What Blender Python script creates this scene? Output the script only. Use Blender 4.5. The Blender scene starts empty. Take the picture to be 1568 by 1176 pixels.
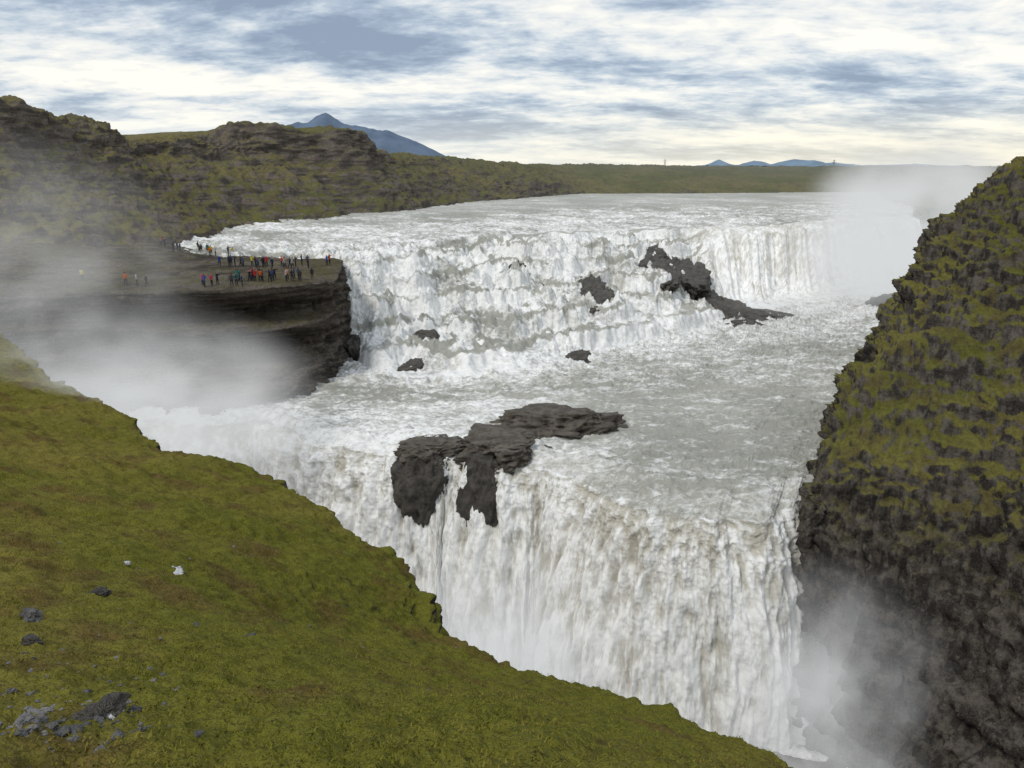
import bpy, math, random
import numpy as np
from mathutils import Vector, Matrix
random.seed(4); np.random.seed(4)
sc = bpy.context.scene
# ------------------------------------------------------------------ noise
_G = np.random.RandomState(7).normal(size=(256,3)); _G /= np.linalg.norm(_G,axis=1)[:,None]
_P = np.random.RandomState(9).permutation(256)
def pn(x,y,z=0.0,seed=0):
    x,y,z = np.broadcast_arrays(np.asarray(x,float)+seed*17.3,np.asarray(y,float)+seed*5.1,np.asarray(z,float)+seed*3.7)
    xi=np.floor(x).astype(int); yi=np.floor(y).astype(int); zi=np.floor(z).astype(int)
    xf=x-xi; yf=y-yi; zf=z-zi
    u=xf*xf*xf*(xf*(xf*6-15)+10); v=yf*yf*yf*(yf*(yf*6-15)+10); w=zf*zf*zf*(zf*(zf*6-15)+10)
    def g(dx,dy,dz):
        h=_P[(_P[(_P[(xi+dx)&255]+yi+dy)&255]+zi+dz)&255]
        G=_G[h]
        return G[...,0]*(xf-dx)+G[...,1]*(yf-dy)+G[...,2]*(zf-dz)
    def l(a,b,t): return a+(b-a)*t
    return 1.6*l(l(l(g(0,0,0),g(1,0,0),u),l(g(0,1,0),g(1,1,0),u),v),l(l(g(0,0,1),g(1,0,1),u),l(g(0,1,1),g(1,1,1),u),v),w)
def fbm(x,y,z=0.0,o=4,seed=0,r=.5):
    s=0;a=1;f=1
    for i in range(o):
        s=s+a*pn(np.asarray(x)*f,np.asarray(y)*f,np.asarray(z)*f,seed+i); a*=r; f*=2.03
    return s
def ridged(x,y,z=0.0,o=4,seed=0,r=.5):
    s=0;a=1;f=1
    for i in range(o):
        s=s+a*(1-2*np.abs(pn(np.asarray(x)*f,np.asarray(y)*f,np.asarray(z)*f,seed+i))); a*=r; f*=2.03
    return s-.6
def sstep(a,b,x):
    t=np.clip((x-a)/(b-a),0,1); return t*t*(3-2*t)
# ------------------------------------------------------------------ lofts
def cr(P,ts):
    P=np.asarray(P,float); n=len(P)
    ts=np.clip(ts,0,n-1-1e-9); i=np.floor(ts).astype(int); f=(ts-i)
    f=f.reshape((-1,)+(1,)*(P.ndim-1))
    Pe=np.concatenate([(2*P[0]-P[1])[None],P,(2*P[-1]-P[-2])[None]])
    T=.4*(Pe[2:]-Pe[:-2])
    l1=np.linalg.norm(Pe[1:-1]-Pe[:-2],axis=-1,keepdims=True); l2=np.linalg.norm(Pe[2:]-Pe[1:-1],axis=-1,keepdims=True)
    T=T*np.minimum(1,.9*np.minimum(l1,l2)/(np.linalg.norm(T,axis=-1,keepdims=True)+1e-9))
    b,c=P[i],P[np.minimum(i+1,n-1)]
    m1=T[i]; m2=T[np.minimum(i+1,n-1)]
    return (2*f**3-3*f**2+1)*b+(f**3-2*f**2+f)*m1+(-2*f**3+3*f**2)*c+(f**3-f**2)*m2
def loft(C,ns,npt,wt=None,pw=.75,ret=False):
    C=np.asarray(C,float)
    def spread(L,n):
        cum=np.concatenate([[0],np.cumsum(L)]); 
        return np.interp(np.linspace(0,cum[-1],n),cum,np.arange(len(cum)))
    A=cr(C,np.linspace(0,len(C)-1,ns) if wt is None else spread(wt,ns))
    Lp=np.linalg.norm(np.diff(C,axis=1),axis=2).mean(0)
    Lp=np.minimum(Lp,60)**pw
    ts=spread(Lp,npt)
    B=cr(np.swapaxes(A,0,1),ts)
    return (np.swapaxes(B,0,1),ts) if ret else np.swapaxes(B,0,1)
def gnormal(V):
    a=np.gradient(V,axis=0); b=np.gradient(V,axis=1)
    n=np.cross(a,b); n/=np.linalg.norm(n,axis=2)[...,None]+1e-9
    return n
def mesh_np(name,verts,faces,mat,smooth=True,attrs=None,k=4):
    me=bpy.data.meshes.new(name)
    verts=np.asarray(verts,np.float32).reshape(-1,3); faces=np.asarray(faces,np.int32).reshape(-1,k)
    me.vertices.add(len(verts)); me.vertices.foreach_set('co',verts.ravel())
    me.loops.add(faces.size); me.loops.foreach_set('vertex_index',faces.ravel())
    me.polygons.add(len(faces)); me.polygons.foreach_set('loop_start',np.arange(0,faces.size,k,dtype=np.int32))
    me.polygons.foreach_set('loop_total',np.full(len(faces),k,np.int32))
    me.update(calc_edges=True)
    me.polygons.foreach_set('use_smooth',np.full(len(faces),smooth))
    for kx,val in (attrs or {}).items():
        val=np.asarray(val,np.float32)
        if val.ndim==2 and val.shape[1]==3 and val.shape[0]==len(verts):
            at=me.attributes.new(kx,'FLOAT_VECTOR','POINT'); at.data.foreach_set('vector',val.ravel())
        else:
            at=me.attributes.new(kx,'FLOAT','POINT'); at.data.foreach_set('value',val.ravel())
    if mat: me.materials.append(mat)
    ob=bpy.data.objects.new(name,me); sc.collection.objects.link(ob)
    return ob
def grid_mesh(name,V,mat,attrs=None,flip=False):
    a,b=V.shape[:2]
    idx=np.arange(a*b).reshape(a,b)
    f=np.stack([idx[:-1,:-1],idx[1:,:-1],idx[1:,1:],idx[:-1,1:]],-1)
    if flip: f=f[...,::-1]
    return mesh_np(name,V.reshape(-1,3),f.reshape(-1,4),mat,True,attrs)
# ------------------------------------------------------------------ node helper
class N:
    def __init__(s,nt): s.nt=nt; nt.nodes.clear()
    def n(s,t,ins=None,**kw):
        nd=s.nt.nodes.new(t)
        for k,v in kw.items(): setattr(nd,k,v)
        for k,v in (ins or {}).items(): s.set(nd.inputs[k],v)
        return nd
    def set(s,sock,v):
        if isinstance(v,bpy.types.NodeSocket): s.nt.links.new(v,sock)
        else:
            if hasattr(sock.default_value,'__len__') and not hasattr(v,'__len__'): v=[v]*len(sock.default_value)
            if hasattr(sock.default_value,'__len__') and len(sock.default_value)==4 and len(v)==3: v=tuple(v)+(1,)
            sock.default_value=v
    def math(s,op,a,b=0.0,c=0.0,clamp=False):
        nd=s.nt.nodes.new('ShaderNodeMath'); nd.operation=op; nd.use_clamp=clamp
        s.set(nd.inputs[0],a); s.set(nd.inputs[1],b); s.set(nd.inputs[2],c); return nd.outputs[0]
    def noise(s,vec,scale,detail=4,rough=.5,dist=0.0):
        return s.n('ShaderNodeTexNoise',{'Vector':vec,'Scale':scale,'Detail':detail,'Roughness':rough,'Distortion':dist}).outputs[0]
    def mp(s,vec,scale=(1,1,1),loc=(0,0,0),rot=(0,0,0)):
        return s.n('ShaderNodeMapping',{'Vector':vec,'Scale':scale,'Location':loc,'Rotation':rot}).outputs[0]
    def rng(s,v,a,b,c=0.0,d=1.0,smooth=True):
        nd=s.nt.nodes.new('ShaderNodeMapRange'); nd.interpolation_type='SMOOTHSTEP' if smooth else 'LINEAR'
        for i,x in enumerate((v,a,b,c,d)): s.set(nd.inputs[i],x)
        return nd.outputs[0]
    def mix(s,f,a,b,bt='MIX'):
        nd=s.nt.nodes.new('ShaderNodeMix'); nd.data_type='RGBA'; nd.blend_type=bt; nd.clamp_factor=True
        s.set(nd.inputs[0],f); s.set(nd.inputs[6],a); s.set(nd.inputs[7],b); return nd.outputs[2]
def newmat(name):
    m=bpy.data.materials.new(name); m.use_nodes=True; return m,N(m.node_tree)
def finish(k,col,rough,height=None,hs=.3,hd=.2,spec=.3):
    ins={'Base Color':col,'Roughness':rough,'Specular IOR Level':spec}
    if height is not None:
        ins['Normal']=k.n('ShaderNodeBump',{'Height':height,'Strength':hs,'Distance':hd}).outputs[0]
    b=k.n('ShaderNodeBsdfPrincipled',ins)
    k.n('ShaderNodeOutputMaterial',{'Surface':b.outputs[0]})

def terrain_mat(name,g1,g2,g3,r1,r2,lo,hi,sc_=1.0,bump=.35,wet=None,strata=1.0,ribs=0.0,bd=.5,haze=None):
    m,k=newmat(name)
    geo=k.n('ShaderNodeNewGeometry'); P=geo.outputs['Position']
    nz=k.n('ShaderNodeSeparateXYZ',{0:geo.outputs['Normal']}).outputs[2]
    sp=k.n('ShaderNodeSeparateXYZ',{0:P}); z=sp.outputs[2]
    na=k.noise(P,.045*sc_,3,.6); nb=k.noise(P,.35*sc_,3,.62); nc=k.noise(P,2.6*sc_,3,.68); nd=k.noise(P,11*sc_,2,.65)
    g=k.mix(k.rng(na,.4,.6),g1,g2)
    g=k.mix(k.math('MULTIPLY',k.rng(nb,.50,.66),.8),g,g3)
    g=k.mix(k.rng(nc,.38,.68,.0,.6),g,k.mix(.6,g,(.01,.012,.004)))
    g=k.mix(k.rng(nd,.5,.75,0,.4),g,k.mix(.5,g,(.28,.26,.10)))
    st=k.noise(k.mp(P,(.15*sc_,.15*sc_,1.3*strata*sc_)),1.0,4,.62)
    if ribs: st=k.math('ADD',k.math('MULTIPLY',st,1-ribs),k.math('MULTIPLY',k.noise(k.mp(P,(1.2,1.2,.22)),1.0,4,.65),ribs))
    r=k.mix(k.rng(st,.42,.58),r1,r2)
    r=k.mix(k.rng(nc,.4,.7,0,.7),r,k.mix(.6,r,(.006,.006,.006)))
    r=k.mix(k.rng(nd,.55,.74,0,.45),r,(.26,.24,.21))
    e=k.math('ADD',nz,k.math('MULTIPLY',k.math('SUBTRACT',nb,.5),.8))
    e=k.math('ADD',e,k.math('MULTIPLY',k.math('SUBTRACT',nc,.5),.6))
    e=k.math('ADD',e,k.math('MULTIPLY',k.math('SUBTRACT',na,.5),.4))
    mask=k.rng(e,lo,hi)
    if wet is not None:
        mask=k.math('MULTIPLY',mask,k.rng(k.math('ADD',z,k.math('MULTIPLY',k.math('SUBTRACT',nb,.5),6)),wet[0],wet[1]))
    col=k.mix(mask,r,g)
    if haze: col=k.mix(k.rng(sp.outputs[1],haze[0],haze[1],0,haze[2]),col,(.18,.20,.21))  # aerial haze painted into the base colour, growing along Y
    h=k.math('ADD',k.math('MULTIPLY',nc,.7),k.math('MULTIPLY',nd,.4))
    finish(k,col,.95,h,bump,bd,.12)
    return m
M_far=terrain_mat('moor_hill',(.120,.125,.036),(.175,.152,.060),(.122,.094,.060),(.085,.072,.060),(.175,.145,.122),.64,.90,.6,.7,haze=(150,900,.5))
M_right=terrain_mat('canyon_cliff',(.140,.142,.030),(.205,.186,.052),(.128,.100,.046),(.044,.038,.034),(.150,.132,.112),.50,.78,1.0,.9,wet=(-34,-25),ribs=.65)
M_plat=terrain_mat('basalt_ledge',(.125,.122,.038),(.135,.115,.055),(.105,.088,.058),(.056,.048,.040),(.160,.136,.112),.90,1.12,1.0,.8,strata=1.2,ribs=.2)
M_near=terrain_mat('moss_slope',(.160,.158,.020),(.220,.188,.036),(.140,.090,.028),(.03,.026,.02),(.08,.065,.05),.32,.55,1.0,.8,bd=.5)

def rock_mat(name,a,b,rough=.55):
    m,k=newmat(name); P=k.n('ShaderNodeNewGeometry').outputs['Position']
    n1=k.noise(P,.9,4,.6); n2=k.noise(P,6,3,.7)
    c=k.mix(k.rng(n1,.35,.65),a,b); c=k.mix(k.rng(n2,.5,.75,0,.5),c,k.mix(.5,c,(.25,.23,.2)))
    finish(k,c,rough,k.math('ADD',n1,n2),.7,.4,.4); return m
M_wet=rock_mat('wet_basalt',(.040,.036,.031),(.100,.088,.074),.6)
M_island=rock_mat('river_rock',(.076,.066,.053),(.155,.134,.111),.8)
M_pebble=rock_mat('scree_stone',(.06,.06,.06),(.22,.21,.21),.8)
M_pale=rock_mat('pale_stone',(.55,.56,.58),(.75,.76,.78),.8)

# ------------------------------------------------------------------ water
def water_mat():
    m,k=newmat('glacial_water')
    fl=k.n('ShaderNodeAttribute',attribute_name='flow').outputs['Vector']
    fo=k.n('ShaderNodeAttribute',attribute_name='foam').outputs['Fac']
    fa=k.n('ShaderNodeAttribute',attribute_name='fall').outputs['Fac']
    P=k.n('ShaderNodeNewGeometry').outputs['Position']
    s1=k.noise(k.mp(fl,(.50,.085,1)),1.0,5,.62,.4)
    s2=k.noise(k.mp(fl,(1.8,.45,1)),1.0,4,.68)
    w1=k.noise(k.mp(P,(.20,.5,.4)),1.0,5,.68,.8)
    w2=k.noise(k.mp(P,(1.1,1.9,1.3)),1.0,4,.7)
    big=k.noise(P,.045,3,.55)
    stc=k.mix(fa,k.mix(.42,w1,w2),k.mix(.42,s1,s2))
    st=k.n('ShaderNodeSeparateColor',{0:stc}).outputs[0]
    thr=k.math('SUBTRACT',.86,k.math('MULTIPLY',fo,.62))
    thr=k.math('ADD',thr,k.math('MULTIPLY',k.math('SUBTRACT',.5,big),.24))
    mask=k.rng(st,thr,k.math('ADD',thr,.17),0,1,False)
    wat=k.mix(k.rng(big,.35,.65),(.34,.34,.30),(.44,.435,.39))
    wat=k.mix(k.math('MULTIPLY',fa,.85),wat,(.55,.515,.44))
    foamc=k.mix(k.rng(k.mix(fa,w2,s2),.32,.58),(.68,.68,.66),(.94,.94,.93))
    col=k.mix(mask,wat,foamc)
    h=k.math('ADD',k.math('MULTIPLY',w1,k.math('SUBTRACT',1.0,k.math('MULTIPLY',fa,.8))),k.math('MULTIPLY',st,.5))
    rough=k.math('ADD',.42,k.math('MULTIPLY',mask,.45))
    finish(k,col,rough,h,.7,.9,.28)
    return m
M_water=water_mat()
#          U          U1         L          B            M          K
W=[[(-60,450),(-78,230),(-72,158),(-55,122),(-54,109),(-50,97)],
   [(-30,450),(-58,230),(-50,157),(-29,123),(-36,109),(-40,92.5)],
   [(0,450),(-38,230),(-33,162),(-21,114),(-26,104),(-31.7,93.3)],
   [(20,450),(-20,238),(-20,172),(-12.8,108.5),(-16,98),(-21.6,85.5)],
   [(40,450),(0,252),(-4.7,184),(1.6,113),(-4,99),(-13.5,81.7)],
   [(60,450),(20,265),(8,194),(10.3,119),(4,100),(-6.9,81.2)],
   [(80,450),(40,275),(20,201),(20,130),(12,102),(-1.7,78.2)],
   [(100,450),(55,282),(33,202),(30,139),(20,104),(4.6,77.0)],
   [(125,450),(70,286),(46,205),(42,152),(27,106),(8.8,71.6)],
   [(150,450),(88,290),(60,210),(53,163),(33,106),(13,66.8)],
   [(180,450),(105,296),(76,220),(65,173),(39,106),(19,65.0)],
   [(210,450),(125,302),(98,236),(85,185),(46,106),(25.5,66.8)],
   [(260,450),(160,315),(128,252),(112,197),(58,106),(33,74)]]
W=np.array(W,float)
NC=900
ct=np.linspace(0,len(W)-1,NC)
Wd=cr(W,ct)
kw=fbm(ct*2.3,0,0,4,3)*.9
K=Wd[:,5].copy()
tan=np.gradient(K,axis=0); tan/=np.linalg.norm(tan,axis=1)[:,None]
nrm=np.stack([tan[:,1],-tan[:,0]],1)
nrm[nrm[:,1]>0]*=-1
for _ in range(60):
    nrm[1:-1]=(nrm[:-2]+nrm[1:-1]+nrm[2:])/3
nrm/=np.linalg.norm(nrm,axis=1)[:,None]
Wd[:,5]+=nrm*kw[:,None]; K=Wd[:,5]
Wd[:,2]+=np.stack([0*ct,7.0*fbm(ct*.9,0,0,4,5)],1)
rows=[];Z=[];FOAM=[];FALL=[];ALONG=[];off=0
def addrow(xy,z,foam,fall,al):
    rows.append(xy);Z.append(np.broadcast_to(z,(NC,)).copy());FOAM.append(np.broadcast_to(foam,(NC,)).copy());FALL.append(np.broadcast_to(fall,(NC,)).copy());ALONG.append(np.full(NC,al))
def seg(a,b,n,L,fn,last=False):
    global off
    for i in range(n+(1 if last else 0)):
        t=i/n; xy=a*(1-t)+b*t
        z,fo,fa=fn(t,xy); addrow(xy,z,fo,fa,off+t*L)
    off+=L
def chop(xy,a,s=.35,seed=0): return a*(.7*fbm(xy[:,0]*s*.6,xy[:,1]*s*1.1,0,5,seed,.62)+.35*ridged(xy[:,0]*s*.7,xy[:,1]*s*1.6,0,3,seed+9,.6))
def f_up(t,xy): return -13.7+.2*t+chop(xy,.20+.14*t,.22), .48+.12*t, 0
def f_up2(t,xy):
    X,Y=xy[:,0],xy[:,1]
    env=min(1,4*t)*min(1,6*(1-t))
    q=np.clip(t*3.4+env*(.9*fbm(X*.04,Y*.05,0,3,91)+.35*fbm(X*.2,Y*.2,0,3,92)),0,3.4)
    fl=np.floor(q); fr=q-fl
    kk=np.clip(.55+1.1*pn(X*.07,Y*.07,fl*2.1,93),.05,.95)
    g=((fl+sstep(.72,.98,fr))*kk+q*(1-kk))/3.4
    crest=sstep(.72,.85,fr)*kk
    lx=.30*pn(X*.08,Y*.1,0,77)
    return -13.5-1.9*g+chop(xy,.34+.45*t,.30), .58+.14*t+lx*.5+.16*crest, .10*crest
seg(Wd[:,0],Wd[:,1],160,190,f_up)
seg(Wd[:,1],Wd[:,2],190,90,f_up2)
rightw=sstep(7.7,8.6,ct)
leftw=1-sstep(1.6,3.2,ct)
def f_casc(t,xy):
    X,Y=xy[:,0],xy[:,1]
    env=min(1,5*t*(1-t)*1.3); bell=4*t*(1-t)
    NS=5.0
    shp=(.62*t+.38*t*t*(1.6-.6*t))*(1-leftw)+t*leftw
    q=shp*NS+bell*.035*(X-5)+env*(1.45*fbm(X*.045+3,Y*.05,0,2,11)+1.0*fbm(X*.13,Y*.11,0,3,12)+.40*fbm(X*.45,Y*.35,0,3,14))
    q=np.clip(q,0,NS)
    fl=np.floor(q); fr=q-fl
    kk=np.clip(.52+1.3*pn(X*.10,Y*.08,fl*2.7,15),.02,.92)
    g1=((fl+sstep(.50,.94,fr))*kk+q*(1-kk))/NS
    g2=.16*t+.84*sstep(.22,.80,np.clip(t+.5*env*.16*fbm(ct*1.3,t*2.0,0,3,11)+.08*env*fbm(ct*5,0,0,3,18),0,1))
    g=g1*(1-rightw)+g2*rightw
    steep1=sstep(.44,.60,fr)*kk
    z=-15.4-14.6*g+env*(1-.6*rightw)*(1.15*ridged(X*.22,Y*.15,0,4,21,.62)+.50*fbm(X*.7,Y*.45,0,4,23,.6))*.8
    foam=.82-.46*sstep(.10,.32,fr)*(1-sstep(.46,.58,fr))*(.7+1.1*pn(X*.06,Y*.06,0,33))+.20*fbm(X*.10,Y*.08,0,3,31)+.10*steep1-.06*(1-sstep(0,.35,t))
    foam=foam*(1-rightw)+rightw*(.74+.14*sstep(.3,.7,t))
    return z,foam,(.04+.40*steep1)*(1-rightw)+rightw*(.95*(1-sstep(.75,.86,t)))
seg(Wd[:,2],Wd[:,3],420,60,f_casc)
def f_m1(t,xy):
    d=np.exp(-t*2.0)
    return -30-.15*t+chop(xy,.42+.95*d,.45,2), .58+.28*d, .05*d
def f_m2(t,xy):
    e=sstep(.55,1,t); le=1-sstep(4.0,7,ct)
    return -30.15-.2*t+chop(xy,.42+.25*e,.45,2)-1.0*sstep(.86,1,t), .57+.12*e+.16*le, .30*sstep(.8,1,t)
seg(Wd[:,3],Wd[:,4],110,22,f_m1)
seg(Wd[:,4],Wd[:,5],130,26,f_m2)
nF=230
for i in range(nF+1):
    t=i/nF
    wb=ct*3.0+.35*pn(ct*2,t*3,0,60)
    lump=fbm(wb,t*1.7,0,3,41,.55); puff=fbm(ct*7,t*9,0,4,44,.6); mid=fbm(wb*2.6,t*1.6,0,3,47,.55)
    h=5.0*t+ (t*1.6+.15)*(.75*lump+.32*mid) + min(1,t*4)*.38*puff-.09
    z=-31.35-21.9*t**1.75+ .3*lump*min(1,t*4)
    addrow(K+nrm*h[:,None],z,.66+.16*lump+.18*puff+.22*t,.25+.70*sstep(0,.12,t)-.3*sstep(.9,1,t),off+t*26)
off+=26
a=K+nrm*5.2; b=K+nrm*14
for i in range(1,31):
    t=i/30; xy=a*(1-t)+b*t
    addrow(xy,-53.25+chop(xy,.7*(1-t)+.1,.5,5),.95-.45*t,.1,off+t*10)
V=np.zeros((len(rows),NC,3)); V[...,:2]=np.array(rows); V[...,2]=np.array(Z)
VW=V
flow=np.stack([np.broadcast_to(ct*8.5,V.shape[:2]),np.array(ALONG),np.zeros(V.shape[:2])],-1)
grid_mesh('waterfall_river',V,M_water,{'flow':flow.reshape(-1,3),'foam':np.array(FOAM).ravel(),'fall':np.array(FALL).ravel()})
gx,gy=np.meshgrid(np.linspace(-90,60,240),np.linspace(0,110,180),indexing='ij')
PV=np.stack([gx,gy,-53.5+.25*fbm(gx*.3,gy*.3,0,4,5)],-1)
nn=PV.shape[0]*PV.shape[1]
grid_mesh('canyon_water',PV,M_water,{'flow':PV.reshape(-1,3),'foam':np.full(nn,.5),'fall':np.zeros(nn)})

# ------------------------------------------------------------------ terrain
def rockdisp(V,A,seed,fr=(.06,.22,.9),lim=None,strata=0,ribs=0):
    n=gnormal(V); x,y,z=V[...,0],V[...,1],V[...,2]
    d=A[0]*fbm(x*fr[0],y*fr[0],z*fr[0],3,seed)+A[1]*ridged(x*fr[1],y*fr[1],z*fr[1]*1.3,4,seed+3,.55)+A[2]*fbm(x*fr[2],y*fr[2],z*fr[2],4,seed+8,.6)
    st_=(1-np.abs(n[...,2]))
    if strata: 
        zz=z*.36+1.1*fbm(x*.05,y*.05,0,3,seed+2)
        d=d+strata*(sstep(.25,.6,zz-np.floor(zz))-.5)*st_*(1+.8*pn(x*.1,y*.1,z*.1,seed+5))
    if ribs: d=d+ribs*ridged(x*.45,y*.45,z*.10,4,seed+21,.6)*sstep(.1,.5,st_)
    if lim is not None: d=d*lim
    return V+n*d[...,None]
R=[[(36,30,-54),(37,31,-46),(38,32,-38),(41,34,-31),(43,36,-26),(47,39,-20),(52,43,-13),(58,48,-6),(66,54,0),(90,60,6),(300,70,9)],
   [(31.5,50,-54),(32.5,51,-46),(34,52,-38),(37,55,-31),(39,58,-26),(43,63,-20),(49,69,-13),(54,75,-6),(62,82,0),(88,88,7),(300,95,10)],
   [(28.5,59,-54),(28.5,60,-46),(28.3,61,-38),(28.8,62.5,-31),(31,65,-26),(38,72,-20),(45,80,-13),(51,86,-6),(60,92,.5),(86,98,6),(300,105,10)],
   [(27.5,63.5,-54),(26.8,64,-46),(26,64.5,-38),(25,65,-30.5),(27,68,-27.6),(35,76,-21.5),(43,85,-15),(50,93,-7.5),(59,99,-.2),(84,105,6),(300,115,9)],
   [(33,77.7,-54),(33,77.7,-46),(33,77.7,-38),(33,77.7,-30.5),(33.5,77,-25.5),(38,83,-21.9),(45.8,93,-15.7),(52.5,99.5,-8.7),(61.5,104,-.3),(86,112,6),(300,125,9)],
   [(41,95,-54),(41,95,-46),(41,95,-38),(41,95,-31),(42.5,95,-27),(47,98,-22),(53.5,101,-15),(61,106,-8),(71,111,-1.5),(92,118,5),(300,135,8)],
   [(53,117,-54),(53,117,-46),(53,117,-38),(53,117,-31),(56,117,-27),(61,118,-22),(67,120,-15),(75,123,-8.5),(85,127,-3),(104,135,2),(300,150,7)],
   [(77,160,-54),(77,160,-46),(77,160,-38),(77,160,-31),(80,160,-27),(85,160,-22),(90,161,-15),(98,163,-9),(107,165,-4),(130,175,0),(320,190,5)],
   [(118,215,-54),(118,215,-46),(118,215,-38),(118,215,-31),(120,215,-25),(123,215,-20),(127,215,-13.5),(134,216,-10),(145,220,-7),(170,240,-4),(340,260,2)],
   [(150,320,-54),(150,320,-46),(150,320,-38),(150,320,-31),(150,320,-22),(151,320,-14.5),(156,322,-12.5),(165,325,-10),(185,330,-8),(215,345,-5),(400,380,0)],
   [(205,450,-54),(205,450,-46),(205,450,-38),(205,450,-31),(205,450,-22),(206,450,-14.5),(212,455,-12),(222,460,-9),(240,470,-7),(290,500,-4),(500,560,0)]]
wt=[60,40,30,60,60,50,50,45,40,25]
VR=loft(R,760,460,wt)
VR=rockdisp(VR,(1.5,.85,.38),50,(.06,.17,.8),strata=.8,ribs=.95)
grid_mesh('canyon_cliff',VR,M_right)
Lh=[[(-88,92,-17),(-94,94,-13),(-102,98,-9),(-112,104,-4),(-124,112,2),(-134,120,8),(-190,130),(-700,150)],
    [(-70,110,-17),(-76,114,-13),(-84,120,-8),(-92,128,-3),(-101,138,3),(-108,146,9.5),(-160,160),(-700,190)],
    [(-66,146,-20),(-68,150,-14),(-77,154,-9),(-87,160,-4),(-97,165,3),(-103,169,11.5),(-150,185),(-700,240)],
    [(-66,176,-20),(-69,180,-14),(-79,186,-9),(-90,191,-3),(-98,195,4),(-102,198,10.5),(-150,215),(-700,290)],
    [(-64,192,-20),(-66,195,-14),(-76,200,-9),(-87,206,-3),(-97,211,2.5),(-101,214,6.8),(-150,235),(-700,340)],
    [(-49,216,-20),(-52,219,-14),(-63,226,-8),(-76,234,-2),(-88,242,3),(-93,246,8),(-140,270),(-700,420)],
    [(-43,226,-20),(-46,229,-14),(-57,235,-8),(-70,243,-2),(-81,250,3.5),(-85,254,11.3),(-140,282),(-700,450)],
    [(-31,248,-20),(-34,251,-14),(-39,256,-9),(-45,261,-2.5),(-50,265,4),(-51,269,11.6),(-100,300),(-700,500)],
    [(-28,264,-20),(-30,267,-14),(-35,273,-9),(-40,279,-4),(-46,286,0),(-50,300,4.6),(-95,325),(-700,560)],
    [(-18,295,-20),(-20.6,298,-14),(-24,312,-9),(-26,328,-4.5),(-29,348,-1),(-32,380,3.4),(-60,420),(-700,700)],
    [(13,365,-20),(11,368,-14),(10,375,-9),(8,390,-5),(6,412,-2.3),(2,450,.8),(-20,520),(-600,1100)],
    [(40,408,-20),(40,412,-14),(40,425,-10.5),(40,450,-6.5),(40,490,-3.2),(40,560,.6),(30,700),(-200,1500)],
    [(100,415,-20),(100,420,-14),(102,435,-11),(105,470,-7.5),(110,520,-4),(110,620,0),(110,800),(150,1600)],
    [(210,435,-20),(210,443,-14),(212,465,-11),(215,520,-8),(220,600,-4.5),(220,700,-.6),(220,900),(500,1600)],
    [(420,440,-20),(420,450,-14),(422,480,-10),(430,540,-7),(440,620,-4),(460,720,-.5),(500,900),(1200,1600)]]
for s_ in Lh:
    zc=s_[5][2]; s_[6]=(s_[6][0],s_[6][1],zc-.8); s_[7]=(s_[7][0],s_[7][1],zc-6)
wt=[40,45,40,30,35,20,25,25,35,50,40,35,45,60]
VL,tsL=loft(Lh,840,260,wt,.75,True)
n0=np.linspace(0,1,VL.shape[0])[:,None]*np.ones(VL.shape[1])
fadeb=(1-.9*sstep(5.1,5.7,tsL))[None,:]
VL=rockdisp(VL,(2.1,1.3,.6),80,(.05,.12,.4),np.clip(1.15-.7*n0,.55,1)*fadeb,strata=.6,ribs=.25)
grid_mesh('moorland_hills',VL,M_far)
Pl=[[(-29,146,-33),(-29,146,-27),(-30,146,-25.5),(-31,146,-20.5),(-31.5,146,-20),(-32,144,-17),(-40,143,-16.8),(-52,146,-16.4),(-68,152,-15)],
    [(-27,135,-33),(-27.5,135,-27),(-28,135,-25.5),(-28.5,135,-20.5),(-29,135,-20),(-29,134,-15.6),(-36,136,-15.5),(-50,140,-15.4),(-66,148,-14)],
    [(-25.5,121,-33),(-25.8,120,-27),(-26.3,120,-25.5),(-26,120,-20.5),(-26.3,120,-20),(-26.5,119.5,-15.6),(-34,124,-15.5),(-48,130,-15.4),(-66,138,-13)],
    [(-27,108,-33),(-27.2,108.5,-28),(-28.5,113.8,-25.0),(-26.5,110,-21.2),(-27.8,113.4,-19.8),(-25.7,111.6,-15.8),(-34,117,-15.5),(-48,124,-15.4),(-68,130,-13)],
    [(-30,98,-33),(-30.5,98.5,-28.5),(-33.5,109.5,-24.4),(-31.5,103.4,-21.4),(-33.4,109.6,-19.6),(-31.3,104.6,-15.8),(-38,110,-15.5),(-50,117,-15.3),(-70,124,-12)],
    [(-38.5,94,-33),(-38.5,94.5,-28.5),(-40.5,105.5,-24.4),(-40,99.6,-21.4),(-41.7,105.8,-19.6),(-41,101.2,-16),(-46,106,-15.6),(-56,112,-15),(-76,118,-11)],
    [(-50,97,-54),(-51,97.5,-28.5),(-52,103,-25),(-53,100.8,-21),(-54,103.5,-20),(-55,101,-16.5),(-60,104,-15.8),(-68,108,-14.5),(-86,112,-11)],
    [(-62,97,-54),(-63,97.5,-28),(-65,98,-25),(-67,99,-21),(-69,99,-20),(-71,99,-17),(-76,100,-15.5),(-85,103,-13),(-100,106,-9)],
    [(-70,86,-54),(-71,86,-34),(-73,87,-26),(-75,88,-21.5),(-78,88,-19.5),(-82,87,-17.5),(-90,86,-15),(-98,86,-12),(-120,86,-7)]]
VP=loft(Pl,520,280,[12,16,10,10,12,14,14,16])
up=gnormal(VP)[...,2]
VP=rockdisp(VP,(.9,.6,.4),110,(.1,.3,1.1),np.clip(1.15-.93*np.abs(up),.2,1),strata=.9,ribs=.5)
plat=grid_mesh('viewing_ledge',VP,M_plat)
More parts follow.
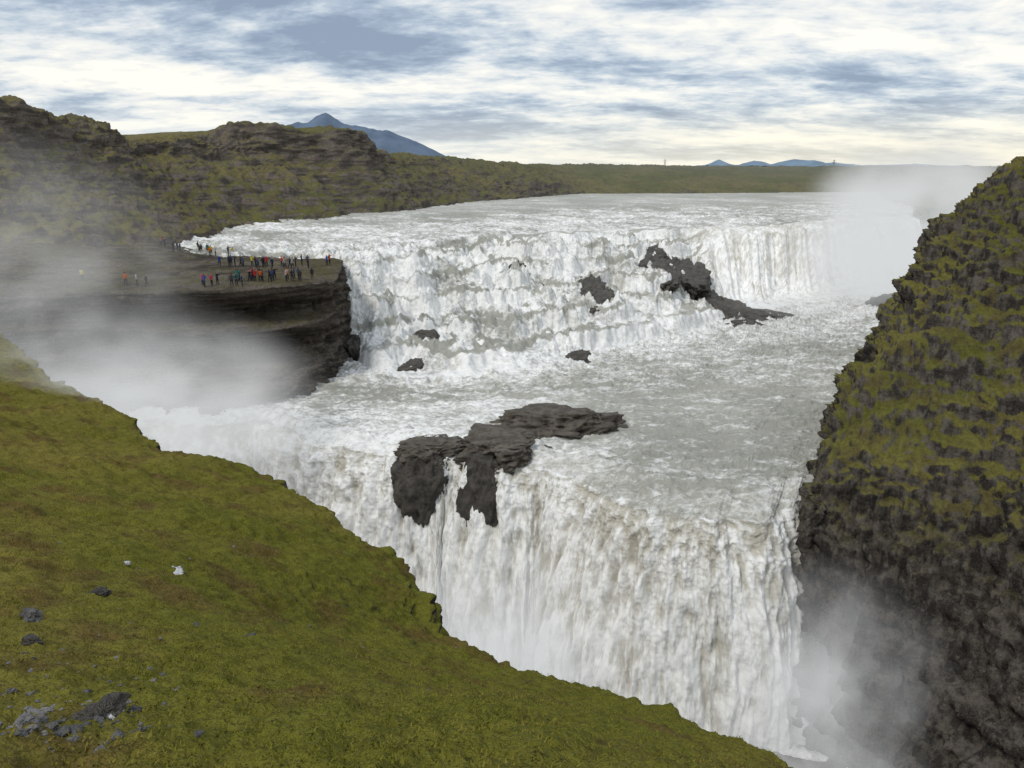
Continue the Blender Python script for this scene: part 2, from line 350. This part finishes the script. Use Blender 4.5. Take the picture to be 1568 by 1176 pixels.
E=[((-64,95,-20.5),(-72,88,-18.5),(-90,80,-14),(-130,70,-4)),
   ((-53.7,85,-22.5),(-60,78,-19.8),(-76,70,-14),(-120,60,-4)),
   ((-39.6,74,-23.8),(-46,68,-20.8),(-62,60,-14.5),(-110,50,-4)),
   ((-30.3,62.3,-23.8),(-37,58,-20.3),(-52,50,-14),(-100,40,-3)),
   ((-25.7,59,-22.8),(-31,52,-19),(-44,42,-13),(-90,30,-3)),
   ((-16.6,50,-21.2),(-21,43,-17.5),(-31,31,-11.5),(-60,15,-3)),
   ((-8.1,39,-19.9),(-12,32,-15.8),(-18,20,-9.5),(-35,5,-2)),
   ((-4.4,32.5,-18.9),(-8,27,-15.3),(-13,16.5,-9),(-25,2,-2)),
   ((-3.5,28.5,-18.6),(-6,23,-14.9),(-9,13.5,-8.5),(-15,0,-2)),
   ((-1.6,26,-18.2),(-3.3,20.5,-14.4),(-6.2,11.5,-7.9),(-9,0,-2)),
   ((1.5,23,-17.3),(-.5,17.5,-13.3),(-3.5,9.5,-7.2),(-4,0,-2.2)),
   ((4.0,21,-16.7),(2,15.5,-12.5),(-1,8,-6.5),(-1,-2,-1.9)),
   ((6.4,18.7,-16.1),(4.3,13.4,-11.9),(1.5,6,-5.8),(1.5,-4,-1.8)),
   ((7.4,17,-15.8),(5.7,12,-11.8),(3,5,-5.6),(3,-6,-1.8)),
   ((10,11,-17),(8.5,7,-12.5),(7,1,-6),(8,-10,-2)),
   ((16,0,-17),(14,-3,-12),(12,-8,-6),(12,-20,-2))]
Cn=[]
for e,m_,n_,i_ in E:
    e=np.array(e,float);m_=np.array(m_,float);o=(e-m_);o[2]=0;o=o/np.linalg.norm(o)
    Cn.append([tuple(e+o*3.0+np.array([0,0,-54-e[2]])),tuple(e+o*2.0+np.array([0,0,-20])),tuple(e+o*1.2+np.array([0,0,-8])),tuple(e+o*.5+np.array([0,0,-1.6])),tuple(e),tuple(e*.86+m_*.14+np.array([0,0,.2])),tuple(m_),n_,i_,tuple(np.array(i_,float)+np.array([-60,-40,4]))])
VN=loft(Cn,1000,620,[14,16,12,8,14,14,9,6,5,6,5,5,5,9,12])
x,y,z=VN[...,0],VN[...,1],VN[...,2]
n=gnormal(VN); flat=sstep(.35,.7,np.abs(n[...,2]))
dist=np.sqrt(x*x+y*y)
nearf=np.clip((dist-8)/30,.35,1)
d=(.55*nearf*fbm(x*.12,y*.12,0,3,130)+.32*nearf*fbm(x*.5,y*.5,z*.5,4,131,.6)+.095*np.clip(30/(dist+5),0,1)*fbm(x*2.0,y*2.0,z*2.0,4,133,.7))*flat
d=d+(1-flat)*(.6*ridged(x*.2,y*.2,z*.3,4,135)+.35*fbm(x*.9,y*.9,z*.9,3,136))
sgn=np.sign(n[VN.shape[0]//2,VN.shape[1]*3//4,2])
VN=VN+n*sgn*d[...,None]
near=grid_mesh('mossy_hillside',VN,M_near)
gr=np.random.RandomState(31)
okm=(flat>.9)&(dist<48)&(VN[...,1]>2)&(VN[...,2]>-26)
sx_=np.linalg.norm(np.gradient(VN,axis=0),axis=2)*np.linalg.norm(np.gradient(VN,axis=1),axis=2)
pr=(sx_*okm/np.clip(dist,6,60)**1.2).ravel(); pr/=pr.sum()
nT=70000
ii=gr.choice(len(pr),nT,p=pr)
gu=np.gradient(VN,axis=0).reshape(-1,3)[ii]; gv=np.gradient(VN,axis=1).reshape(-1,3)[ii]
base=VN.reshape(-1,3)[ii]+gu*gr.uniform(-.5,.5,(nT,1))+gv*gr.uniform(-.5,.5,(nT,1))
patch=.45+.9*pn(base[:,0]*.5,base[:,1]*.5,0,66)
keep=gr.rand(nT)<np.clip(patch,.1,1); base=base[keep]; nT=len(base)
nb_=5
B=np.repeat(base,nb_,0); m_=len(B)
an=gr.uniform(0,6.28,m_); lean=gr.uniform(.4,1.4,m_); hh=gr.uniform(.014,.046,m_)*np.repeat(gr.uniform(.6,1.3,nT),nb_)
B=B+np.stack([gr.normal(0,.035,m_),gr.normal(0,.035,m_),np.full(m_,-.008)],1)
dr=np.stack([np.cos(an),np.sin(an),0*an],1); sd=np.stack([-np.sin(an),np.cos(an),0*an],1)
wd=gr.uniform(.007,.016,m_)[:,None]
tri=np.stack([B-sd*wd,B+sd*wd,B+dr*(hh*lean)[:,None]+np.array([0,0,1.])*hh[:,None]],1)
M_tuft,k=newmat('grass_tuft'); P=k.n('ShaderNodeNewGeometry').outputs['Position']
tc=k.mix(k.rng(k.noise(P,.6,3,.6),.4,.62),(.165,.165,.022),(.235,.195,.04)); tc=k.mix(k.rng(k.noise(P,9,2,.6),.4,.7),tc,(.10,.10,.018)); finish(k,tc,.9,None,spec=.1)
mesh_np('grass',tri.reshape(-1,3),np.arange(m_*3).reshape(-1,3),M_tuft,False,None,3)

M_ground=terrain_mat('moor_ground',(.09,.10,.08),(.10,.105,.09),(.09,.085,.075),(.08,.08,.075),(.10,.10,.09),.3,.5,.02,.1)
th=np.linspace(0,2*np.pi,181); rr=np.array([300,700,1100,1500,2500,5000,10000,20000,40000])
T,Rr=np.meshgrid(th,rr,indexing='ij')
gx=Rr*np.sin(T); gy=Rr*np.cos(T)
gz=np.where(Rr<600,-60,np.where(Rr<1000,-14,-2.5))
grid_mesh('ground',np.stack([gx,gy,gz],-1),M_ground)
def mountain(name,prof,dist,col,seed,depth=.12):
    m,k=newmat(name+'_mat'); P=k.n('ShaderNodeNewGeometry').outputs['Position']
    c=k.mix(k.rng(k.noise(P,.004,4,.6),.35,.65),col,[q*.8 for q in col]); finish(k,c,1.0,None,spec=0)  # bluish col carries the air haze as base colour
    a=np.array(prof); xs=np.linspace(a[0,0],a[-1,0],200); h=np.interp(xs,a[:,0],a[:,1])
    h=h*dist*(1+.04*fbm(xs*60,0,0,4,seed))
    ts=np.array([0,.35,.7,1,1.3,1.7,2.0]); hf=np.array([-.05,.35,.8,1,.8,.3,-.05])
    V=np.zeros((200,7,3)); 
    for j in range(7):
        yy=dist*(1+depth*(ts[j]-1)); V[:,j,0]=xs*dist; V[:,j,1]=yy; V[:,j,2]=h*hf[j]+dist*.002*fbm(xs*40,j*1.3,0,3,seed+2)*(hf[j]<.9)
    grid_mesh(name,V,m)
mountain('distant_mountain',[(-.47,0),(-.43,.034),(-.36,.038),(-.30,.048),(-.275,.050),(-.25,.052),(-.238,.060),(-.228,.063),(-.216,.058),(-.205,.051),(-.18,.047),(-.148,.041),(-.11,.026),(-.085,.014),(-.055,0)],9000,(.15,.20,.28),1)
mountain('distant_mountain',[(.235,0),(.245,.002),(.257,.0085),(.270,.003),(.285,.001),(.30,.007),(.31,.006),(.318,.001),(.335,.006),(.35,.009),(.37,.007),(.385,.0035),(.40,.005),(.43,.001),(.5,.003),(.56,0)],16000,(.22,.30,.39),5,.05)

# ------------------------------------------------------------------ rocks
bpy.context.view_layer.update()
from mathutils.bvhtree import BVHTree
def bvh(V):
    a,b=V.shape[:2]; idx=np.arange(a*b).reshape(a,b)
    f=np.stack([idx[:-1,:-1],idx[1:,:-1],idx[1:,1:],idx[:-1,1:]],-1).reshape(-1,4)
    return BVHTree.FromPolygons(V.reshape(-1,3).tolist(),f.tolist())
bn=bvh(VN[:, VN.shape[1]//4:]); bp=bvh(VP); bw=bvh(VW[330:1010:2,::2])
def drop(b,x,y,top=20):
    h=b.ray_cast(Vector((x,y,top)),Vector((0,0,-1)))
    return h[0].z if h[0] is not None else None
def rock(name,loc,size,mat,seed,rot=0,sub=5,rough=.35,flat=0.0,tilt=0.0):
    import bmesh
    bm=bmesh.new(); bmesh.ops.create_icosphere(bm,subdivisions=sub,radius=1)
    me=bpy.data.meshes.new(name); bm.to_mesh(me); bm.free()
    co=np.zeros(len(me.vertices)*3,np.float32); me.vertices.foreach_get('co',co); co=co.reshape(-1,3).astype(float)
    d=1+rough*fbm(co[:,0]*1.3,co[:,1]*1.3,co[:,2]*1.3,3,seed)+rough*.5*ridged(co[:,0]*2.6,co[:,1]*2.6,co[:,2]*2.6,4,seed+4,.6)
    co=co*d[:,None]
    if flat: co[:,2]=np.where(co[:,2]>flat,flat+(co[:,2]-flat)*.35,co[:,2])
    co=co*np.array(size,float)
    c,s_=math.cos(rot),math.sin(rot)
    co=np.stack([co[:,0]*c-co[:,1]*s_,co[:,0]*s_+co[:,1]*c,co[:,2]],1)
    co[:,2]+=tilt*co[:,1]
    me.vertices.foreach_set('co',co.astype(np.float32).ravel()); me.materials.append(mat)
    me.polygons.foreach_set('use_smooth',np.full(len(me.polygons),sub>3))
    ob=bpy.data.objects.new(name,me); ob.location=loc; sc.collection.objects.link(ob); me.update(); return ob
def wrock(name,x,y,s,seed,rot=0,up_=.25,mat=None,tilt=.25,flat=.5):
    zs=[drop(bw,x+dx,y+dy) for dx in(-.8,0,.8) for dy in(-.8,0,.8)]; zs=[q for q in zs if q is not None]
    z=sum(zs)/len(zs) if zs else -25
    rock(name,(x,y,z+s[2]*up_),s,mat or M_wet,seed,rot,5,.38,flat,tilt)
wrock('boulder',.9,152,(1.9,2.2,2.0),201,0,.3,flat=0)
for i,(x,y,s) in enumerate([(-25.0,121,(1.3,2.4,2.0)),(-14,124,(1.8,2.2,1.0)),(-15,115,(2.0,1.8,.8)),(3.5,149,(2.8,1.8,.8)),(11,122,(2.2,1.8,.7))]):
    wrock('rock_outcrop',x,y,s,230+i*7,.3*i,-.1)
for i,(x,y,s) in enumerate([(35.5,189,(2.4,5,1.2)),(37.2,184,(2.6,6,1.8)),(39,178,(2.9,7,2.2)),(40.8,172,(3.0,7,2.4)),(42.5,166,(3.0,7,2.2)),(44.5,160,(3.6,6,1.6)),(48,157,(5.0,3,1.0)),(53,158,(4.6,2,.6)),(46,149,(3.2,1.6,.5))]):
    wrock('rock_ridge',x,y,s,400+i*5,-.25,.12)
for i,(x,y,s) in enumerate([(13.8,151,(1.5,5,1.3)),(15,146.5,(1.8,5.5,1.8)),(16.6,142,(1.5,5,1.3))]):
    wrock('rock_ridge',x,y,s,500+i*5,-.35,.1)
for i,(x,y,s) in enumerate([(29.8,169,(1.6,5,1.3)),(31.2,164,(1.9,5.5,1.8)),(32.8,159,(1.6,5,1.3))]):
    wrock('rock_ridge',x,y,s,550+i*5,-.35,.1)
rock('rock_island',(5.8,88.5,-30.5),(6.4,3.4,2.8),M_island,301,-.1,6,.35,.7)
rock('rock_island',(-1.0,83,-31.3),(4.4,4.6,2.4),M_island,309,.4,6,.35,.7)
rock('rock_island',(-9.4,83.0,-31.5),(3.6,3.0,1.9),M_island,315,.2,6,.35,.7)
rock('rock_buttress',(-10.2,81.2,-34.6),(3.2,2.9,4.6),M_wet,320,.6,6,.18,.8)
rock('rock_buttress',(-3.0,79.9,-35.6),(3.0,3.3,5.8),M_wet,331,.6,6,.18,.8)
rock('rock_ledge',(22,57,-54),(7,4,1.6),M_island,340,0,6)
rock('boulder',(84,172,-30),(4,3,2),M_wet,345,0)
# ------------------------------------------------------------------ stones on the moss
def scatter_stones(name,cx,cy,rx,ry,n,smin,smax,mat,seed):
    import bmesh
    rs=np.random.RandomState(seed); bm=bmesh.new()
    for i in range(n):
        x=cx+rs.normal()*rx; y=cy+rs.normal()*ry; zz=drop(bn,x,y)
        if zz is None: continue
        s=smin+(smax-smin)*rs.rand()**3
        r=bmesh.ops.create_icosphere(bm,subdivisions=2,radius=s)
        sq=np.array([rs.uniform(.7,1.4),rs.uniform(.6,1.1),rs.uniform(.3,.6)]); an=rs.rand()*6.3
        for v in r['verts']:
            c=np.array(v.co)*sq; c=c*(1+.6*float(pn(c[0]/s*1.1+i*3.1,c[1]/s*1.1,c[2]/s*1.1)))
            v.co=(x+c[0]*math.cos(an)-c[1]*math.sin(an),y+c[0]*math.sin(an)+c[1]*math.cos(an),zz+c[2]+s*.15)
    me=bpy.data.meshes.new(name); bm.to_mesh(me); bm.free(); me.materials.append(mat)
    ob=bpy.data.objects.new(name,me); sc.collection.objects.link(ob)
scatter_stones('scree_stones',-4.6,6.1,.55,.5,220,.015,.085,M_pebble,3)
scatter_stones('scree_stones',-5.6,8.0,.8,1.2,80,.015,.07,M_pebble,5)
scatter_stones('scree_stones',-9,17,5,8,50,.03,.10,M_pebble,6)
def near_rock(x,y,s,mat,seed):
    zz=drop(bn,x,y)
    if zz is not None: rock('moss_stone',(x,y,zz+s[2]*.3),s,mat,seed,seed,4,.5)
near_rock(-4.15,6.65,(.20,.13,.10),M_wet,4); near_rock(-4.02,6.62,(.07,.05,.04),M_pale,14); near_rock(-8.9,12.6,(.18,.15,.13),M_pebble,9); near_rock(-7.4,10.4,(.13,.1,.08),M_wet,12)
near_rock(-10.2,21.0,(.42,.2,.05),M_pale,5); near_rock(-11.2,20.2,(.12,.08,.04),M_pale,6); near_rock(-9.8,16.3,(.2,.16,.1),M_wet,7)
# ------------------------------------------------------------------ people
def cloth(name,rgb=None):
    m,k=newmat(name)
    if rgb is None: c=k.n('ShaderNodeObjectInfo').outputs['Color']
    else: c=rgb
    P=k.n('ShaderNodeTexCoord').outputs['Object']
    nn_=k.noise(P,9,2,.6)
    c=k.mix(k.rng(nn_,.3,.7,0,.35),c,k.mix(.5,c,(.01,.01,.01))); finish(k,c,.85,None,.3,.02,.2); return m
Mj=cloth('jacket'); Mt=cloth('trousers',(.025,.028,.04)); Ms=cloth('skin',(.45,.28,.2)); Mh=cloth('hair',(.04,.025,.015))
def person_mesh(name,hand_l,hand_r,el_l,el_r,foot=.14,stride=0.0,lean=0.0):
    J={'pel':(0,0,.93,.13),'wst':(0,lean*.3,1.10,.12),'chs':(0,lean*.7,1.30,.145),'nck':(0,lean,1.47,.06),'chin':(0,lean+.01,1.55,.075),'hd':(0,lean+.01,1.64,.098),'top':(0,lean-.01,1.71,.075),
       'nose':(0,lean+.115,1.62,.018),'jaw':(0,lean+.06,1.56,.04)}
    E_=[('pel','wst'),('wst','chs'),('chs','nck'),('nck','chin'),('chin','hd'),('hd','top'),('hd','nose'),('chin','jaw')]
    for sx,s,h,e in ((-1,'l',hand_l,el_l),(1,'r',hand_r,el_r)):
        J['sh'+s]=(sx*.18,lean,1.41,.07); J['el'+s]=(sx*e[0],e[1]+lean,e[2],.05); J['wr'+s]=(sx*h[0],h[1]+lean,h[2],.036)
        d=np.array(h)-np.array(e); d=d/np.linalg.norm(d); q=np.array(h)+d*.13
        J['ha'+s]=(sx*q[0],q[1]+lean,q[2],.034)
        st=sx*stride
        J['hp'+s]=(sx*.10,0,.88,.10); J['kn'+s]=(sx*(foot*.9),st*.5+.02,.49,.068); J['an'+s]=(sx*foot,st,.09,.045); J['to'+s]=(sx*(foot+.02),st+.17,.04,.04)
        E_+=[('chs','sh'+s),('sh'+s,'el'+s),('el'+s,'wr'+s),('wr'+s,'ha'+s),('pel','hp'+s),('hp'+s,'kn'+s),('kn'+s,'an'+s),('an'+s,'to'+s)]
    ks=list(J); me=bpy.data.meshes.new(name+'_cage')
    me.from_pydata([tuple(map(float,J[k_][:3])) for k_ in ks],[(ks.index(a),ks.index(b)) for a,b in E_],[])
    ob=bpy.data.objects.new(name+'_cage',me); sc.collection.objects.link(ob)
    md=ob.modifiers.new('Skin','SKIN'); md.use_smooth_shade=True
    for i,k_ in enumerate(ks):
        sv=me.skin_vertices[0].data[i]; sv.radius=(J[k_][3]*(1.25 if k_ in('chs','wst','pel') else 1),J[k_][3]*.85 if k_ in('chs','wst','pel') else J[k_][3]); sv.use_root=(i==0)
    sb=ob.modifiers.new('Sub','SUBSURF'); sb.levels=1; sb.render_levels=1
    dg=bpy.context.evaluated_depsgraph_get(); dg.update()
    out=bpy.data.meshes.new_from_object(ob.evaluated_get(dg)); out.name=name
    bpy.data.objects.remove(ob)
    out.materials.clear()
    for m in (Mj,Mt,Ms,Mh): out.materials.append(m)
    hl=[np.array(J['hal'][:3]),np.array(J['har'][:3])]
    for p in out.polygons:
        c=np.array(p.center); i=0
        if c[2]<.86: i=1
        if c[2]>1.5: i=3 if (c[2]>1.67 or c[1]<lean-.01) else 2
        if min(np.linalg.norm(c-h) for h in hl)<.09: i=2
        if c[2]<.1: i=3
        p.material_index=i
    return out
poses=[person_mesh('standing',(.27,.03,.86),(.27,.03,.86),(.25,-.03,1.13),(.25,-.03,1.13)),
       person_mesh('photographing',(.10,.34,1.5),(.10,.34,1.5),(.24,.14,1.24),(.24,.14,1.24)),
       person_mesh('walking',(.25,.16,.92),(.25,-.18,.92),(.25,.0,1.13),(.25,-.1,1.13),.1,.26,.03),
       person_mesh('hands_on_hips',(.17,.10,1.0),(.17,.10,1.0),(.36,-.08,1.16),(.36,-.08,1.16)),
       person_mesh('pointing',(.52,.30,1.45),(.27,.03,.86),(.36,.12,1.42),(.25,-.03,1.13),.15,.1)]
cols=[(.03,.03,.04),(.02,.03,.06),(.05,.05,.06),(.45,.02,.02),(.02,.08,.35),(.03,.03,.03),(.5,.12,.02),(.02,.12,.12),(.55,.45,.05),(.4,.4,.42),(.02,.02,.03),(.5,.05,.12),(.04,.05,.12)]
rs=random.Random(12)
spots=[]
for i in range(36): spots.append((rs.uniform(-47,-29.5),rs.uniform(123,127)))
for i in range(28): spots.append((rs.uniform(-39,-28.5),rs.uniform(107.5,111)))
for i in range(18): spots.append((rs.uniform(-63,-50),rs.uniform(133,143)))
for i in range(8): spots.append((rs.uniform(-42,-36),rs.uniform(103,106)))
for p in [(-51,105),(-49.5,104.6),(-53,106),(-60,108)]: spots.append(p)
pl=[]
for (x,y) in spots:
    if any((x-a)**2+(y-b)**2<.4 for a,b in pl): continue
    zz=drop(bp,x,y,0)
    if zz is None or zz<-17.5: continue
    pl.append((x,y))
    o=bpy.data.objects.new('person',rs.choice(poses)); sc.collection.objects.link(o)
    o.location=(x,y,zz-.02); o.rotation_euler=(0,0,rs.uniform(-2.6,.6)); s=rs.uniform(.98,1.10); o.scale=(s,s,s)
    c=rs.choice(cols); o.color=(*c,1)
import bmesh
bm=bmesh.new()
def bar(bm,a,b,w):
    a=Vector(a);b=Vector(b);d=b-a;M=Matrix.Translation((a+b)/2)@d.to_track_quat('Z','Y').to_matrix().to_4x4()@Matrix.Diagonal((w,w,d.length,1))
    bmesh.ops.create_cube(bm,size=1,matrix=M)
for sx in(-1,1):
    for sy in(-1,1): bar(bm,(sx*1.8,sy*1.8,0),(sx*.3,sy*.3,17),.3)
for zz,w in((12,5),(15,4)): bar(bm,(-w,0,zz),(w,0,zz),.3)
for zz in(4,8): bar(bm,(-1.5,1.5,zz),(1.5,1.5,zz+3),.2)
me=bpy.data.meshes.new('power_pylon'); bm.to_mesh(me); bm.free(); me.materials.append(M_pebble)
for X,Y in((285,1500),(640,1600)):
    o=bpy.data.objects.new('power_pylon',me); o.location=(X,Y,-4); sc.collection.objects.link(o)

# ------------------------------------------------------------------ spray mist
def mist(loc,size,dens,seed,rot=0,pw=1.5,ns=2.2,lo=.34,hi=.66,col=(.68,.70,.705)):
    m=bpy.data.materials.new('spray_mist'); m.use_nodes=True; k=N(m.node_tree)
    try: m.cycles.volume_step_rate=3.0
    except Exception: pass
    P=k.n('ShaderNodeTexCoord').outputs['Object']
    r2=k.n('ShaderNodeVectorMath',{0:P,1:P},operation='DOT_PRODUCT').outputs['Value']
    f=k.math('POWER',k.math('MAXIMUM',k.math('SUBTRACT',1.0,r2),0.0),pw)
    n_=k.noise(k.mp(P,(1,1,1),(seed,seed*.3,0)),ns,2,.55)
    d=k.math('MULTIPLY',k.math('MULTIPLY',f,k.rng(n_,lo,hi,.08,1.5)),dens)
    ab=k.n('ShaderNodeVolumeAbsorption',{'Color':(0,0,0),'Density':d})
    em=k.n('ShaderNodeEmission',{'Color':col,'Strength':d})  # added glow stands in for daylight scattered inside the spray
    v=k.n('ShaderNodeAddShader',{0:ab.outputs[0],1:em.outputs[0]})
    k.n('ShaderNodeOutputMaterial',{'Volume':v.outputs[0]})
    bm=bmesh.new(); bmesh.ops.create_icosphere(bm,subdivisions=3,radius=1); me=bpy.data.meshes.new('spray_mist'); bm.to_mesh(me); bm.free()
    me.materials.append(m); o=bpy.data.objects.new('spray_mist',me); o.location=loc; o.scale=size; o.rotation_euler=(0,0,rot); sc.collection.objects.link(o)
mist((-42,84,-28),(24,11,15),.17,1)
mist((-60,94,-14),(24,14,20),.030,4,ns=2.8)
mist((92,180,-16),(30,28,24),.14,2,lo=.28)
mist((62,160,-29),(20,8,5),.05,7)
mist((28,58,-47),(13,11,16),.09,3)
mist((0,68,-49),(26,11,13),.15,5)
# ------------------------------------------------------------------ world
w=bpy.data.worlds.new('World'); sc.world=w; w.use_nodes=True; k=N(w.node_tree)
el,az=math.radians(48),math.radians(225)
sky=k.n('ShaderNodeTexSky',sky_type='NISHITA',sun_disc=False,sun_elevation=el,sun_rotation=az)
skc=k.mix(1.0,sky.outputs[0],(.10,.10,.10),'MULTIPLY')
D=k.n('ShaderNodeTexCoord').outputs['Generated']
sx=k.n('ShaderNodeSeparateXYZ',{0:D})
zz=k.math('ADD',k.math('MAXIMUM',sx.outputs[2],0.0),.17)
U=k.math('DIVIDE',sx.outputs[0],zz); Vv=k.math('DIVIDE',sx.outputs[1],zz)
C=k.n('ShaderNodeCombineXYZ',{0:U,1:Vv,2:0.0}).outputs[0]
n1=k.noise(k.mp(C,(1.3,1.9,1),(3.1,1.7,0),(0,0,.12)),1.0,7,.60,.25)
n2=k.noise(k.mp(C,(.55,.95,1),(5.3,4.2,0),(0,0,.2)),1.0,3,.5,.2)
n3=k.noise(k.mp(C,(6.0,8.0,1),(1.3,2.2,0),(0,0,.1)),1.0,4,.65,.2)
t=k.math('ADD',k.math('MULTIPLY',n1,.48),k.math('ADD',k.math('MULTIPLY',n2,.34),k.math('MULTIPLY',n3,.18)))
cr_=k.n('ShaderNodeValToRGB',{0:t}); e=cr_.color_ramp.elements
e[0].position=.41; e[0].color=(.27,.34,.45,1); e[1].position=.575; e[1].color=(1.0,.97,.88,1)
x_=e.new(.45); x_.color=(.38,.46,.57,1); x_=e.new(.485); x_.color=(.56,.63,.70,1); x_=e.new(.52); x_.color=(.78,.80,.80,1)
cl=k.mix(.08,cr_.outputs[0],skc)
hz=k.rng(sx.outputs[2],.0,.085,1,0)
warm=k.rng(sx.outputs[0],-.35,.4)
hc=k.mix(warm,(.74,.78,.78),(1.0,.91,.67))
cl=k.mix(k.math('MULTIPLY',hz,.55),cl,hc)
bg=k.n('ShaderNodeBackground',{'Color':cl,'Strength':1.1}); k.n('ShaderNodeOutputWorld',{'Surface':bg.outputs[0]})
s=bpy.data.lights.new('sun','SUN'); s.energy=1.5; s.angle=math.radians(12); s.color=(1,.95,.86)
so=bpy.data.objects.new('sun',s); sc.collection.objects.link(so)
dv=Vector((math.sin(az)*math.cos(el),math.cos(az)*math.cos(el),math.sin(el))); so.rotation_euler=dv.to_track_quat('Z','Y').to_euler()
# ------------------------------------------------------------------ camera
c=bpy.data.cameras.new('camera'); c.sensor_width=36; c.lens=36*1185/1568; c.clip_end=60000; c.clip_start=.1
co=bpy.data.objects.new('camera',c); sc.collection.objects.link(co); co.location=(0,0,0); co.rotation_euler=(math.radians(90-15.7),0,0)
sc.camera=co
sc.view_settings.view_transform='Standard'; sc.view_settings.look='None'; sc.view_settings.exposure=0
